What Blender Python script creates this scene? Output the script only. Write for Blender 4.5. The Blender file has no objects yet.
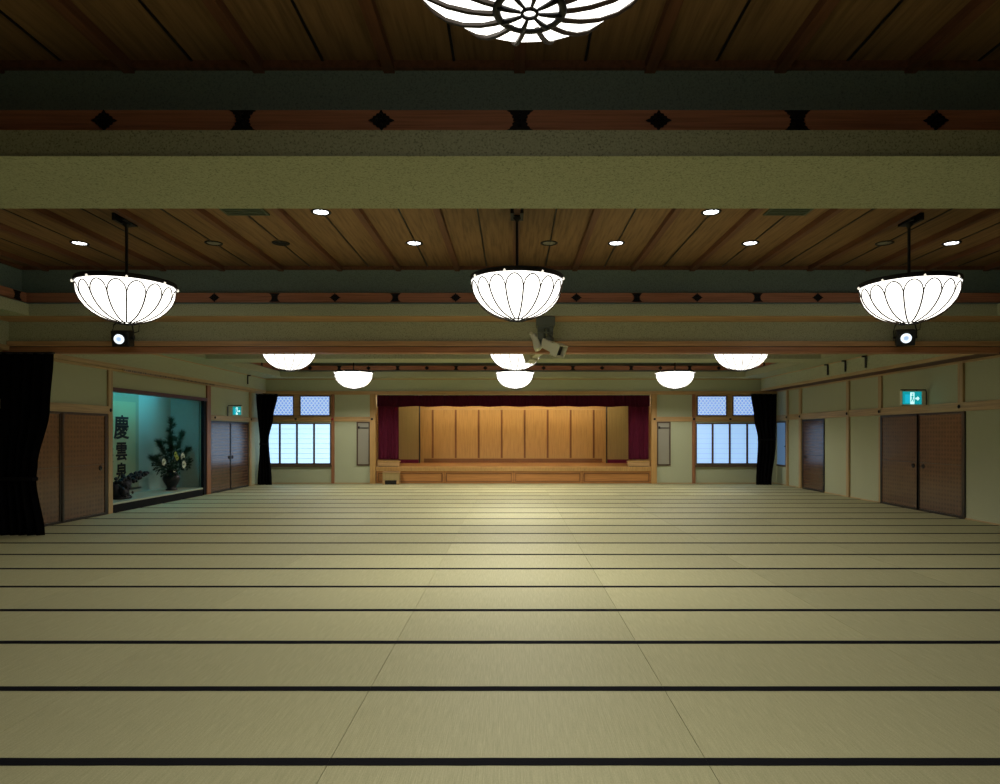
import bpy, bmesh, math, random
from mathutils import Vector, Matrix
random.seed(7)
PI = math.pi
SC = bpy.context.scene
C = SC.collection

# ------------------------------------------------------------------ camera frame of the photograph
F, VX, VY, H = 659.0, 513.0, 434.0, 1.578

# ------------------------------------------------------------------ materials
def mat(name, col, rough=0.6, spec=0.4, metal=0.0, emit=None, estr=0.0):
    m = bpy.data.materials.new(name); m.use_nodes = True
    b = m.node_tree.nodes['Principled BSDF']
    b.inputs['Base Color'].default_value = (*col, 1)
    b.inputs['Roughness'].default_value = rough
    b.inputs['Specular IOR Level'].default_value = spec
    b.inputs['Metallic'].default_value = metal
    if emit:
        b.inputs['Emission Color'].default_value = (*emit, 1)
        b.inputs['Emission Strength'].default_value = estr
    return m

def N(m, t, **kw):
    n = m.node_tree.nodes.new(t)
    for k, v in kw.items(): setattr(n, k, v)
    return n

def coords(m, scale, kind='Object'):
    tc = N(m, 'ShaderNodeTexCoord'); mp = N(m, 'ShaderNodeMapping')
    mp.inputs['Scale'].default_value = scale
    m.node_tree.links.new(tc.outputs[kind], mp.inputs['Vector'])
    return mp.outputs['Vector']

def noise_col(m, vec, sc, stops, detail=3, rough=0.55):
    L = m.node_tree.links
    n = N(m, 'ShaderNodeTexNoise'); n.inputs['Scale'].default_value = sc
    n.inputs['Detail'].default_value = detail; n.inputs['Roughness'].default_value = rough
    L.new(vec, n.inputs['Vector'])
    r = N(m, 'ShaderNodeValToRGB')
    e = r.color_ramp.elements
    while len(e) < len(stops): e.new(0.5)
    for i, (p, c) in enumerate(stops):
        e[i].position = p; e[i].color = (*c, 1)
    L.new(n.outputs['Fac'], r.inputs['Fac'])
    return n, r

def bump(m, src, strength, dist=0.01):
    b = N(m, 'ShaderNodeBump'); b.inputs['Strength'].default_value = strength
    b.inputs['Distance'].default_value = dist
    m.node_tree.links.new(src, b.inputs['Height'])
    m.node_tree.links.new(b.outputs['Normal'], m.node_tree.nodes['Principled BSDF'].inputs['Normal'])

def plaster(name, c, k=0.72):
    m = mat(name, c, 0.92, 0.15)
    d = tuple(v * k for v in c); h = tuple(min(1, v * 1.15) for v in c)
    n, r = noise_col(m, coords(m, (1, 1, 1)), 75, [(0.36, d), (0.46, c), (0.66, h)], 4, 0.7)
    m.node_tree.links.new(r.outputs['Color'], m.node_tree.nodes['Principled BSDF'].inputs['Base Color'])
    bump(m, n.outputs['Fac'], 0.5, 0.006)
    return m

def wood(name, c, scale=(30, 30, 1.5), rough=0.5, var=0.3, spec=0.35):
    m = mat(name, c, rough, spec)
    d = tuple(v * (1 - var) for v in c); h = tuple(min(1, v * (1 + var * 0.6)) for v in c)
    n, r = noise_col(m, coords(m, scale), 1.0, [(0.3, d), (0.52, c), (0.72, h)], 5, 0.6)
    m.node_tree.links.new(r.outputs['Color'], m.node_tree.nodes['Principled BSDF'].inputs['Base Color'])
    return m

M = {}
M['plaster'] = plaster('olive plaster', (0.43, 0.45, 0.295), 0.5)
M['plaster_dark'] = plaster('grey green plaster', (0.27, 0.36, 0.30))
M['plaster_alcove'] = plaster('alcove plaster', (0.30, 0.36, 0.30), 0.9)
M['wood_x'] = wood('pale timber along x', (0.47, 0.29, 0.12), (1.2, 40, 40))
M['wood_y'] = wood('pale timber along y', (0.47, 0.33, 0.16), (40, 1.2, 40))
M['wood_z'] = wood('pale timber upright', (0.45, 0.31, 0.15), (40, 40, 1.2))
M['wood_red_z'] = wood('red brown timber upright', (0.30, 0.13, 0.06), (40, 40, 1.2))
M['wood_red_y'] = wood('red brown timber along y', (0.10, 0.032, 0.028), (40, 1.2, 40))
M['strip_x'] = wood('reddish strip timber x', (0.52, 0.23, 0.125), (1.5, 30, 60))
M['strip_y'] = wood('reddish strip timber y', (0.52, 0.23, 0.125), (30, 1.5, 60))
M['header'] = wood('header timber', (0.56, 0.33, 0.16), (1.2, 40, 40))
M['header_dark'] = wood('header timber lower rail', (0.44, 0.20, 0.095), (1.2, 40, 40))
M['ceil'] = wood('cedar ceiling board', (0.31, 0.18, 0.08), (26, 1.4, 1), 0.6, 0.4)
M['ceil_trim'] = wood('cedar ceiling batten', (0.21, 0.09, 0.045), (30, 1.2, 30), 0.5, 0.3)
M['stage_wood'] = wood('stage front timber', (0.42, 0.185, 0.05), (1.5, 30, 60), 0.45, 0.3)
M['stage_floor'] = wood('stage deck timber', (0.38, 0.18, 0.055), (3, 30, 10), 0.35, 0.3)
M['stage_wall'] = wood('stage wall timber', (0.45, 0.26, 0.085), (30, 30, 1.4), 0.5, 0.22)
M['stage_wall_d'] = wood('stage wall batten', (0.20, 0.085, 0.028), (30, 30, 1.4), 0.5, 0.2)
M['olive_panel'] = wood('olive ribbed panel', (0.34, 0.25, 0.10), (60, 60, 1), 0.7, 0.15)
M['black'] = mat('black metal', (0.012, 0.012, 0.013), 0.45, 0.4)
M['iron'] = mat('dark iron ornament', (0.010, 0.009, 0.010), 0.5, 0.35, 0.3)
M['lacquer'] = mat('black lacquer', (0.012, 0.009, 0.009), 0.3, 0.5)
M['black_matt'] = mat('dull black lacquer', (0.006, 0.006, 0.007), 0.7, 0.12)
M['grey'] = mat('grey green enamel', (0.10, 0.115, 0.085), 0.5, 0.4)
M['ivory'] = mat('ivory plastic', (0.75, 0.74, 0.56), 0.45, 0.4)
M['white'] = mat('white plastic', (0.8, 0.8, 0.76), 0.4, 0.4)
M['bulb'] = mat('lamp shade glow', (0.9, 0.88, 0.8), 0.5, 0.2, 0, (1.0, 0.97, 0.89), 2.8)
M['bulb_rim'] = mat('lamp shade top band', (0.9, 0.84, 0.7), 0.5, 0.2, 0, (1.0, 0.90, 0.70), 3.0)
M['knob'] = mat('cream knob', (0.9, 0.85, 0.72), 0.4, 0.4, 0, (1.0, 0.93, 0.78), 1.0)
M['grille'] = mat('warm grey grille', (0.34, 0.32, 0.25), 0.6, 0.3)
M['rib'] = mat('bronze rib', (0.03, 0.018, 0.010), 0.5, 0.3)
M['down_on'] = mat('downlight lit', (0.9, 0.9, 0.9), 0.4, 0.2, 0, (0.93, 0.97, 1.0), 5.0)
M['down_dim'] = mat('downlight unlit glass', (0.33, 0.32, 0.25), 0.4, 0.4)
M['spot_lens'] = mat('spotlight lens', (0.8, 0.85, 0.9), 0.2, 0.5, 0, (0.80, 0.9, 1.0), 1.2)
M['spot_lens_in'] = mat('spotlight lamp', (0.5, 0.6, 0.7), 0.2, 0.5, 0, (0.42, 0.6, 0.9), 0.9)
M['vent'] = mat('green grey vent', (0.10, 0.125, 0.085), 0.6, 0.3)
M['exit_green'] = mat('exit sign green', (0.0, 0.15, 0.12), 0.4, 0.3, 0, (0.005, 0.30, 0.34), 1.0)
M['exit_blue'] = mat('exit sign glow', (0.0, 0.2, 0.25), 0.4, 0.3, 0, (0.01, 0.42, 0.58), 1.0)
M['exit_white'] = mat('exit sign white', (0.8, 0.9, 0.9), 0.4, 0.3, 0, (0.62, 1.0, 0.95), 1.1)
M['tube'] = mat('fluorescent tube', (0.9, 0.9, 0.9), 0.4, 0.2, 0, (0.09, 0.66, 1.0), 42.0)
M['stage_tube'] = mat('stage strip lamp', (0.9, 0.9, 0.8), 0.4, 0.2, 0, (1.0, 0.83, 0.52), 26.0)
M['paper'] = mat('calligraphy paper', (0.30, 0.31, 0.17), 0.85, 0.1)
M['scroll_silk'] = mat('scroll silk', (0.22, 0.25, 0.16), 0.8, 0.1)
M['ink'] = mat('sumi ink', (0.006, 0.006, 0.006), 0.6, 0.2)
M['bronze'] = mat('dark bronze vase', (0.009, 0.007, 0.010), 0.3, 0.4)
M['needle'] = mat('pine needles', (0.012, 0.045, 0.02), 0.6, 0.3)
M['bark'] = mat('dark bark', (0.03, 0.022, 0.014), 0.8, 0.2)
M['petal'] = mat('white petals', (0.72, 0.74, 0.60), 0.7, 0.2)
M['petal_y'] = mat('yellow green petals', (0.45, 0.50, 0.12), 0.7, 0.2)
M['leaf'] = mat('dark leaves', (0.012, 0.03, 0.014), 0.5, 0.3)
M['root'] = mat('polished rootwood', (0.008, 0.006, 0.008), 0.5, 0.3)
M['red_nail'] = mat('red tassel knob', (0.42, 0.02, 0.03), 0.5, 0.3)
M['rear'] = mat('unseen low bounce cloth', (0.02, 0.02, 0.018), 0.95, 0.05)

def cloth(name, c):
    m = mat(name, c, 0.95, 0.05)
    n, r = noise_col(m, coords(m, (40, 40, 2)), 3, [(0.3, tuple(v * 0.8 for v in c)), (0.7, tuple(v * 1.15 for v in c))])
    m.node_tree.links.new(r.outputs['Color'], m.node_tree.nodes['Principled BSDF'].inputs['Base Color'])
    return m
M['black_cloth'] = cloth('black drape', (0.008, 0.0075, 0.009))
M['maroon'] = cloth('maroon velvet', (0.15, 0.02, 0.045))
M['maroon_d'] = cloth('maroon pelmet', (0.09, 0.013, 0.03))

def tatami():
    m = mat('woven rush', (0.46, 0.45, 0.25), 0.62, 0.25)
    L = m.node_tree.links; b = m.node_tree.nodes['Principled BSDF']
    # rush ribs run along the short side; warp stitches cross them
    n1, r1 = noise_col(m, coords(m, (120, 5.0, 1)), 1.0, [(0.28, (0.43, 0.42, 0.23)), (0.5, (0.50, 0.48, 0.27)), (0.72, (0.57, 0.55, 0.32))], 4, 0.65)
    n2, r2 = noise_col(m, coords(m, (140, 140, 1)), 1.0, [(0.3, (0.86, 0.86, 0.86)), (0.7, (1.08, 1.08, 1.08))], 2, 0.5)
    mx = N(m, 'ShaderNodeMix', data_type='RGBA', blend_type='MULTIPLY'); mx.inputs[0].default_value = 1
    L.new(r1.outputs['Color'], mx.inputs[6]); L.new(r2.outputs['Color'], mx.inputs[7])
    oi = N(m, 'ShaderNodeObjectInfo')
    hsv = N(m, 'ShaderNodeHueSaturation')
    mr = N(m, 'ShaderNodeMapRange'); mr.inputs['To Min'].default_value = 0.93; mr.inputs['To Max'].default_value = 1.06
    L.new(oi.outputs['Random'], mr.inputs['Value']); L.new(mr.outputs['Result'], hsv.inputs['Value'])
    L.new(mx.outputs[2], hsv.inputs['Color']); L.new(hsv.outputs['Color'], b.inputs['Base Color'])
    w = N(m, 'ShaderNodeTexWave'); w.bands_direction = 'X'; w.inputs['Scale'].default_value = 30; w.inputs['Distortion'].default_value = 0.5
    L.new(coords(m, (1, 1, 1)), w.inputs['Vector'])
    bump(m, w.outputs['Fac'], 0.25, 0.003)
    return m
M['tatami'] = tatami()
M['heri'] = cloth('black cloth border', (0.010, 0.010, 0.013))

def fusuma():
    m = mat('woven brown door cloth', (0.16, 0.095, 0.055), 0.22, 0.7)
    L = m.node_tree.links; b = m.node_tree.nodes['Principled BSDF']
    # blurred check of slightly lighter dots on brown cloth
    w1 = N(m, 'ShaderNodeTexWave'); w1.bands_direction = 'Y'; w1.inputs['Scale'].default_value = 3.6; w1.inputs['Distortion'].default_value = 0.3
    w2 = N(m, 'ShaderNodeTexWave'); w2.bands_direction = 'Z'; w2.inputs['Scale'].default_value = 3.6; w2.inputs['Distortion'].default_value = 0.3
    v = coords(m, (1, 1, 1)); L.new(v, w1.inputs['Vector']); L.new(v, w2.inputs['Vector'])
    mu = N(m, 'ShaderNodeMath', operation='MULTIPLY'); L.new(w1.outputs['Fac'], mu.inputs[0]); L.new(w2.outputs['Fac'], mu.inputs[1])
    r = N(m, 'ShaderNodeValToRGB'); e = r.color_ramp.elements
    e[0].color = (0.125, 0.068, 0.04, 1); e[1].color = (0.07, 0.038, 0.024, 1); L.new(mu.outputs[0], r.inputs['Fac'])
    n, rn = noise_col(m, coords(m, (2, 3, 5)), 2.0, [(0.3, (0.85, 0.85, 0.85)), (0.7, (1.12, 1.1, 1.08))])
    mx = N(m, 'ShaderNodeMix', data_type='RGBA', blend_type='MULTIPLY'); mx.inputs[0].default_value = 1
    L.new(r.outputs['Color'], mx.inputs[6]); L.new(rn.outputs['Color'], mx.inputs[7]); L.new(mx.outputs[2], b.inputs['Base Color'])
    return m
M['fusuma'] = fusuma()
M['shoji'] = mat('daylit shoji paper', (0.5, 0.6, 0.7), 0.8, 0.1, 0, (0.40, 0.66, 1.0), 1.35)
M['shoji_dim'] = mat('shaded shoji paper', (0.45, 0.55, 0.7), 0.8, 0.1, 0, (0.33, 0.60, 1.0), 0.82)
M['transom'] = mat('daylit transom glass', (0.4, 0.5, 0.7), 0.5, 0.3, 0, (0.14, 0.30, 0.75), 0.8)
M['lattice'] = mat('pale lattice', (0.55, 0.62, 0.7), 0.6, 0.2, 0, (0.62, 0.80, 1.0), 0.8)
M['muntin'] = mat('thin shoji bars', (0.40, 0.45, 0.5), 0.6, 0.2, 0, (0.35, 0.55, 0.85), 0.5)
M['side_glass'] = mat('frosted side window', (0.06, 0.09, 0.14), 0.35, 0.5, 0, (0.10, 0.20, 0.36), 0.5)
M['win_frame'] = wood('dark window timber', (0.10, 0.065, 0.04), (30, 30, 3), 0.5, 0.2)

# ------------------------------------------------------------------ mesh helpers
def box(bm, x0, x1, y0, y1, z0, z1, mi=0):
    vs = [bm.verts.new((x, y, z)) for x in (x0, x1) for y in (y0, y1) for z in (z0, z1)]
    for q in ((0, 1, 3, 2), (4, 6, 7, 5), (0, 4, 5, 1), (2, 3, 7, 6), (0, 2, 6, 4), (1, 5, 7, 3)):
        f = bm.faces.new([vs[i] for i in q]); f.material_index = mi
    return vs

def lathe(bm, prof, n=24, closed=True, c=(0, 0, 0)):
    rings = []
    for r, z in prof:
        if r < 1e-5: rings.append([bm.verts.new((c[0], c[1], c[2] + z))])
        else: rings.append([bm.verts.new((c[0] + r * math.cos(2 * PI * k / n), c[1] + r * math.sin(2 * PI * k / n), c[2] + z)) for k in range(n)])
    for a, b in zip(rings, rings[1:]):
        for k in range(n):
            if len(a) == 1 and len(b) == 1: continue
            if len(a) == 1: bm.faces.new((a[0], b[k], b[(k + 1) % n]))
            elif len(b) == 1: bm.faces.new((a[k], a[(k + 1) % n], b[0]))
            else: bm.faces.new((a[k], a[(k + 1) % n], b[(k + 1) % n], b[k]))
    return rings

def tube(bm, pts, r, n=6, r1=None):
    pts = [Vector(p) for p in pts]; rings = []
    r1 = r if r1 is None else r1
    for i, p in enumerate(pts):
        t = (pts[min(i + 1, len(pts) - 1)] - pts[max(i - 1, 0)]).normalized()
        up = Vector((0, 0, 1)) if abs(t.z) < 0.95 else Vector((1, 0, 0))
        a = t.cross(up).normalized(); b = a.cross(t)
        rr = r + (r1 - r) * i / max(1, len(pts) - 1)
        rings.append([bm.verts.new(p + (a * math.cos(2 * PI * k / n) + b * math.sin(2 * PI * k / n)) * rr) for k in range(n)])
    for u, v in zip(rings, rings[1:]):
        for k in range(n): bm.faces.new((u[k], u[(k + 1) % n], v[(k + 1) % n], v[k]))
    bm.faces.new(rings[0][::-1]); bm.faces.new(rings[-1])

def ball(bm, c, r, sub=2, s=(1, 1, 1)):
    mtx = Matrix.Translation(c) @ Matrix.Diagonal((s[0], s[1], s[2], 1))
    bmesh.ops.create_icosphere(bm, subdivisions=sub, radius=r, matrix=mtx)

def prism(bm, poly, y0, y1, axis='y', mi=0):
    """extrude a 2-D polygon: axis y -> polygon in xz; axis x -> polygon in yz; axis z -> xy"""
    def P(a, b, t): return {'y': (a, t, b), 'x': (t, a, b), 'z': (a, b, t)}[axis]
    A = [bm.verts.new(P(a, b, y0)) for a, b in poly]; B = [bm.verts.new(P(a, b, y1)) for a, b in poly]
    n = len(poly)
    f = bm.faces.new(A); f.material_index = mi
    f = bm.faces.new(B[::-1]); f.material_index = mi
    for k in range(n):
        f = bm.faces.new((A[k], B[k], B[(k + 1) % n], A[(k + 1) % n])); f.material_index = mi

def obj(name, bm, m, parent=None, smooth=False, loc=None, rot=None, bevel=0):
    bmesh.ops.recalc_face_normals(bm, faces=bm.faces)
    me = bpy.data.meshes.new(name); bm.to_mesh(me); bm.free()
    for k in (m if isinstance(m, (list, tuple)) else [m]): me.materials.append(M[k] if isinstance(k, str) else k)
    if smooth:
        for p in me.polygons: p.use_smooth = True
    o = bpy.data.objects.new(name, me); C.objects.link(o)
    if parent: o.parent = parent
    if loc: o.location = loc
    if rot: o.rotation_euler = rot
    if bevel:
        b = o.modifiers.new('bevel', 'BEVEL'); b.width = bevel; b.segments = 2; b.limit_method = 'ANGLE'
    return o

def B(*boxes):
    bm = bmesh.new()
    for b in boxes: box(bm, *b)
    return bm

def tag(o, label, cat, group=None, kind=None):
    if label: o['label'] = label
    if cat: o['category'] = cat
    if group: o['group'] = group
    if kind: o['kind'] = kind
    return o

def thing(name, label, cat, loc=(0, 0, 0), rotz=0, group=None):
    o = bpy.data.objects.new(name, None); C.objects.link(o); o.empty_display_size = 0.1
    o.location = loc; o.rotation_euler = (0, 0, rotz)
    return tag(o, label, cat, group)

def struct(name, label, cat, bm=None, m=None, parent=None, bevel=0):
    if bm is None:
        o = bpy.data.objects.new(name, None); C.objects.link(o); o.empty_display_size = 0.1
    else: o = obj(name, bm, m, parent, bevel=bevel)
    return tag(o, label, cat, None, 'structure')

def kids(o): return [c for c in bpy.data.objects if c.parent == o]
def dup(root, loc, rotz, label, group=None):
    r = root.copy(); C.objects.link(r); r.location = loc; r.rotation_euler = (0, 0, rotz); r['label'] = label
    if group: r['group'] = group
    for ch in kids(root):
        if ch is r: continue
        c = ch.copy(); C.objects.link(c); c.parent = r
        for g in kids(ch):
            d = g.copy(); C.objects.link(d); d.parent = c
    return r

# ------------------------------------------------------------------ room numbers
XL, XR, YB, Y0 = -8.0, 8.4, 21.0, -1.378
ZS = 3.34            # plaster soffit
ZC = 4.17            # timber ceiling
CX = 0.046           # lamp / batten centre line
ZT0, ZT1 = 2.82, 2.94   # top trim
ZN0, ZN1 = 1.975, 2.125 # nageshi rail
COF = [(-1.05, 4.19), (5.15, 9.80), (10.77, 15.42), (16.27, 20.40)]
CXL, CXR = -7.2, 7.2

# floor
struct('floor', 'timber sub floor under the tatami', 'floor', B((XL - 1.1, XR + .2, Y0 - .2, YB + .1, -0.16, -0.055)), 'stage_floor')

# tatami
cols = [XL, -6.346, -4.526, -2.706, -0.886, 0.934, 2.754, 4.574, 6.394, XR]
col_name = ['left wall column', 'third column left of centre', 'second column left of centre', 'first column left of centre',
            'centre column', 'first column right of centre', 'second column right of centre', 'third column right of centre', 'right wall column']
ordn = ['first', 'second', 'third', 'fourth', 'fifth', 'sixth', 'seventh', 'eighth', 'ninth', 'tenth', 'eleventh', 'twelfth', 'thirteenth',
        'fourteenth', 'fifteenth', 'sixteenth', 'seventeenth', 'eighteenth', 'nineteenth', 'twentieth']
mesh_cache = {}
def mat_mesh(w, d):
    k = (round(w, 3), round(d, 3))
    if k not in mesh_cache:
        bm = bmesh.new(); hw, hd = w / 2 - .002, d / 2 - .001
        box(bm, -hw, hw, -hd, hd, -.055, 0)
        me = bpy.data.meshes.new('tatami_mat'); bmesh.ops.recalc_face_normals(bm, faces=bm.faces); bm.to_mesh(me); bm.free(); me.materials.append(M['tatami'])
        bs = []
        for s in (-1, 1):
            bm = bmesh.new(); n = 14
            # cloth strip folded over the long edge, its inner line slightly uneven
            e = s * (hd + .0006); rows = []
            for i in range(n + 1):
                x = (-hw + 2 * hw * i / n) * (1 + .0019 / hw)
                inn = s * (hd - .036 - random.uniform(-.0015, .0015))
                rows.append([bm.verts.new((x, inn, .0002)), bm.verts.new((x, inn, .0016)), bm.verts.new((x, e, .0016)), bm.verts.new((x, e, -.05))])
            for a, b in zip(rows, rows[1:]):
                for q in range(3): bm.faces.new((a[q], b[q], b[q + 1], a[q + 1]))
            bmesh.ops.recalc_face_normals(bm, faces=bm.faces)
            m2 = bpy.data.meshes.new('cloth_border'); bm.to_mesh(m2); bm.free(); m2.materials.append(M['heri']); bs.append(m2)
        mesh_cache[k] = (me, bs)
    return mesh_cache[k]
lines = [3.172 + .91 * k for k in range(-5, 20)] + [YB]
for r, (ya, yb) in enumerate(zip(lines, lines[1:])):
    for c, (xa, xb) in enumerate(zip(cols, cols[1:])):
        me, bs = mat_mesh(xb - xa, yb - ya)
        o = bpy.data.objects.new('tatami_mat', me); C.objects.link(o)
        o.location = ((xa + xb) / 2, (ya + yb) / 2, 0)
        if r < 4:
            lab = 'rush tatami mat off the photo bottom, row %s, %s' % (ordn[3 - r], col_name[c])
        elif r == len(lines) - 2:
            lab = 'half-depth rush mat at the back wall, %s' % col_name[c]
        elif r < 15:
            lab = 'rush tatami mat, %s row up from the photo bottom, %s' % (ordn[r - 4], col_name[c])
        else:
            lab = 'rush tatami mat, %s row out from the stage, %s' % (ordn[len(lines) - 2 - r], col_name[c])
        tag(o, lab, 'tatami mat', 'tatami mats covering the hall floor')
        for m2 in bs:
            b = bpy.data.objects.new('cloth_border', m2); C.objects.link(b); b.parent = o

# ------------------------------------------------------------------ walls
T = .15
# left wall, with the alcove opening
AY0, AY1, AZ = 13.12, 17.14, 2.45
bm = B((XL - T, XL, Y0, AY0, -.05, ZS), (XL - T, XL, AY1, YB, -.05, ZS), (XL - T, XL, AY0, AY1, AZ, ZS),
       (XL, XL + .13, Y0, YB, ZT1, ZS))
struct('wall_left', 'olive plaster left wall with alcove opening', 'wall', bm, 'plaster')
bm = B((XR, XR + T, Y0, YB, -.05, ZS), (XR - .5, XR, Y0, YB, ZT1 + .02, ZS))
struct('wall_right', 'olive plaster right wall with a boxed upper band', 'wall', bm, 'plaster')
SX0, SX1, SZ0, SZ1 = -4.37, 4.40, 0.0, 2.82
bm = B((XL, SX0, YB, YB + T, -.05, ZS), (SX1, XR, YB, YB + T, -.05, ZS), (SX0, SX1, YB, YB + T, SZ1, ZS))
struct('wall_back', 'olive plaster back wall around the stage opening', 'wall', bm, 'plaster')
struct('wall_rear', 'unseen wall behind the viewer, made dark to cut bounce light', 'wall', B((XL, XR, Y0 - .12, Y0, -.05, ZC)), 'rear')  # out of view; its dark cloth is chosen to hold down bounced light

# plaster coffer framing: three stepped layers around each sunken field
def frame_boxes(bm, off, z0, z1):
    ys = [Y0]
    rects = [(a - off, b + off) for a, b in COF]
    rects[-1] = (rects[-1][0], min(rects[-1][1], YB - .08))
    xa, xb = CXL - off, CXR + off
    xmin, xmax = XL, XR
    prev = Y0
    for a, b in rects:
        if a > prev: box(bm, xmin, xmax, prev, a, z0, z1)
        box(bm, xmin, xa, a, b, z0, z1); box(bm, xb, xmax, a, b, z0, z1)
        prev = b
    box(bm, xmin, xmax, prev, YB + .0, z0, z1)
bm = bmesh.new(); frame_boxes(bm, 0, ZS, 3.51); struct('ceiling', 'grey green plaster beams between the sunken ceiling fields', 'ceiling', bm, 'plaster')
bm = bmesh.new(); frame_boxes(bm, .16, 3.51, 3.71); struct('ceiling', 'plaster step behind the timber strip', 'ceiling', bm, 'plaster_dark')
bm = bmesh.new(); frame_boxes(bm, .42, 3.71, ZC + .03); struct('ceiling', 'upper plaster upstand of the sunken ceiling fields', 'ceiling', bm, 'plaster_dark')

# ornaments
def diamond_poly(w=.155, h=.128):
    p = []
    for k in range(48):
        a = 2 * PI * k / 48
        r = 1 / (abs(math.cos(a)) ** .95 + abs(math.sin(a)) ** .95)
        r *= 1 + .09 * math.cos(12 * a)
        p.append((w / 2 * r * math.cos(a), h / 2 * r * math.sin(a)))
    return p
def band_poly(w=.17, h=.129):
    L = [(-.5, .5), (-.40, .44), (-.36, .33), (-.27, .28), (-.30, .16), (-.22, .09), (-.27, 0)]
    L = L + [(x, -y) for x, y in L[::-1][1:]]
    R = [(-x, y) for x, y in L[::-1]]
    return [(x * w, y * h) for x, y in L + R]
def orn_mesh(poly, name, band):
    bm = bmesh.new(); prism(bm, poly, -.012, 0, 'y')
    # raised bosses
    for dx, dz in ((0, .032), (0, -.032), (.03, 0), (-.03, 0), (0, 0)):
        ball(bm, (dx, -.012, dz), .013, 1)
    me = bpy.data.meshes.new(name); bmesh.ops.recalc_face_normals(bm, faces=bm.faces); bm.to_mesh(me); bm.free(); me.materials.append(M['iron'])
    return me
me_d = orn_mesh(diamond_poly(), 'metal_ornament', 0); me_b = orn_mesh(band_poly(), 'metal_ornament', 1)
tn = 0
def trim_name():
    global tn; tn += 1; return 'trim_%d' % tn
ZW0, ZW1 = 3.565, 3.706; ZM = (ZW0 + ZW1) / 2
for zi, (a, b) in enumerate(COF):
    where = ['nearest', 'second', 'third', 'far'][zi]
    ya, yb = a - .14, min(b + .14, YB - .25)
    xa, xb = CXL - .14, CXR + .14
    for side in ('far', 'near', 'left', 'right'):
        if side == 'far': bx = (xa, xb, yb, yb + .02, ZW0, ZW1)
        elif side == 'near': bx = (xa, xb, ya - .02, ya, ZW0, ZW1)
        elif side == 'left': bx = (xa - .02, xa, ya, yb, ZW0, ZW1)
        else: bx = (xb, xb + .02, ya, yb, ZW0, ZW1)
        s = struct(trim_name(), 'reddish timber strip with metal ornaments, %s side of the %s ceiling field' % (side, where), 'trim',
                   B(bx), 'strip_x' if side in ('far', 'near') else 'strip_y')
        if side == 'near': continue
        if side == 'far':
            for k in range(-7, 8):
                o = bpy.data.objects.new('metal_ornament', me_b if k % 2 == 0 else me_d); C.objects.link(o); o.parent = s
                o.location = (CX + .91 * k, yb, ZM)
        else:
            n = int((yb - ya) / .91)
            for k in range(n + 1):
                yy = (ya + yb) / 2 + (k - n / 2) * .91
                if not ya + .1 < yy < yb - .1: continue
                o = bpy.data.objects.new('metal_ornament', me_b if k % 2 else me_d); C.objects.link(o); o.parent = s
                o.location = (xa if side == 'left' else xb, yy, ZM); o.rotation_euler = (0, 0, PI / 2 if side == 'left' else -PI / 2)
    # timber ceiling field with boards, seams and battens
    ua, ub = a - .42, min(b + .42, YB - .08)
    wa, wb = CXL - .42, CXR + .42
    cl = struct('ceiling', 'cedar board ceiling of the %s sunken field' % where, 'ceiling', B((wa, wb, ua, ub, ZC, ZC + .03)), 'ceil')
    k = -8
    while CX + .91 * k < wb:
        x = CX + .91 * k
        if x - .04 > wa: obj('ceiling_batten', B((x - .038, x + .038, ua, ub, ZC - .07, ZC)), 'ceil_trim', cl)
        xs = x + .455
        if wa < xs < wb: obj('board_seam', B((xs - .009, xs + .009, ua, ub, ZC - .008, ZC)), 'lacquer', cl)
        k += 1
    bm = B((wa, wb, ub - .04, ub, ZC - .05, ZC), (wa, wb, ua, ua + .04, ZC - .05, ZC), (wa, wa + .04, ua, ub, ZC - .05, ZC), (wb - .04, wb, ua, ub, ZC - .05, ZC))
    obj('edge_moulding', bm, 'ceil_trim', cl)

# hanging wall with track under the second beam
struct('wall_middle', 'olive plaster hanging wall under the middle beam', 'wall', B((XL, XR, 10.29, 10.45, 3.0, ZS)), 'plaster')
hd = struct(trim_name(), 'pale timber header beam spanning the hall under the hanging wall', 'trim', B((XL, XR, 10.24, 10.50, 2.945, 3.02)), 'header')
obj('lower_track', B((XL, XR, 10.27, 10.47, 2.845, 2.935)), 'header_dark', hd)
obj('track_groove', B((XL, XR, 10.285, 10.455, 2.93, 2.95)), 'lacquer', hd)
struct(trim_name(), 'narrow timber board along the top of the hanging wall', 'trim', B((XL, XR, 9.83, 10.29, ZS - .012, ZS - .001)), 'header')
struct(trim_name(), 'thin bead along the near edge of the first beam', 'trim', B((XL, XR, 4.175, 4.19, ZS - .003, ZS + .004)), 'plaster')

# side and back timber trims
lt = struct(trim_name(), 'pale timber cornice rail along the left wall', 'trim', B((XL, XL + .15, Y0, YB, ZT1 - .06, ZT1 + .02), (XL, XL + .04, Y0, YB, ZT0 + .02, ZT1 - .06)), 'wood_y')
rt = struct(trim_name(), 'pale timber edge of the boxed band on the right wall', 'trim', B((XR - .52, XR - .5 + .03, Y0, YB, ZT1 - .0, ZT1 + .07)), 'wood_y')
struct(trim_name(), 'dark red timber underside of the boxed band on the right wall', 'trim', B((XR - .47, XR, Y0, YB, ZT1 + .005, ZT1 + .019)), 'wood_red_y')
struct(trim_name(), 'pale timber picture rail under the boxed band on the right', 'trim', B((XR - .03, XR, Y0, YB, ZT1 - .04, ZT1 + .005)), 'wood_y')
struct(trim_name(), 'pale timber cornice rail across the back wall', 'trim', B((XL, XR, YB - .05, YB, ZT0 + .01, ZT1)), 'wood_x')
struct(trim_name(), 'thin timber line where back wall meets the soffit', 'trim', B((XL + .13, XR - .5, YB - .02, YB, ZS - .03, ZS)), 'wood_x')
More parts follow.
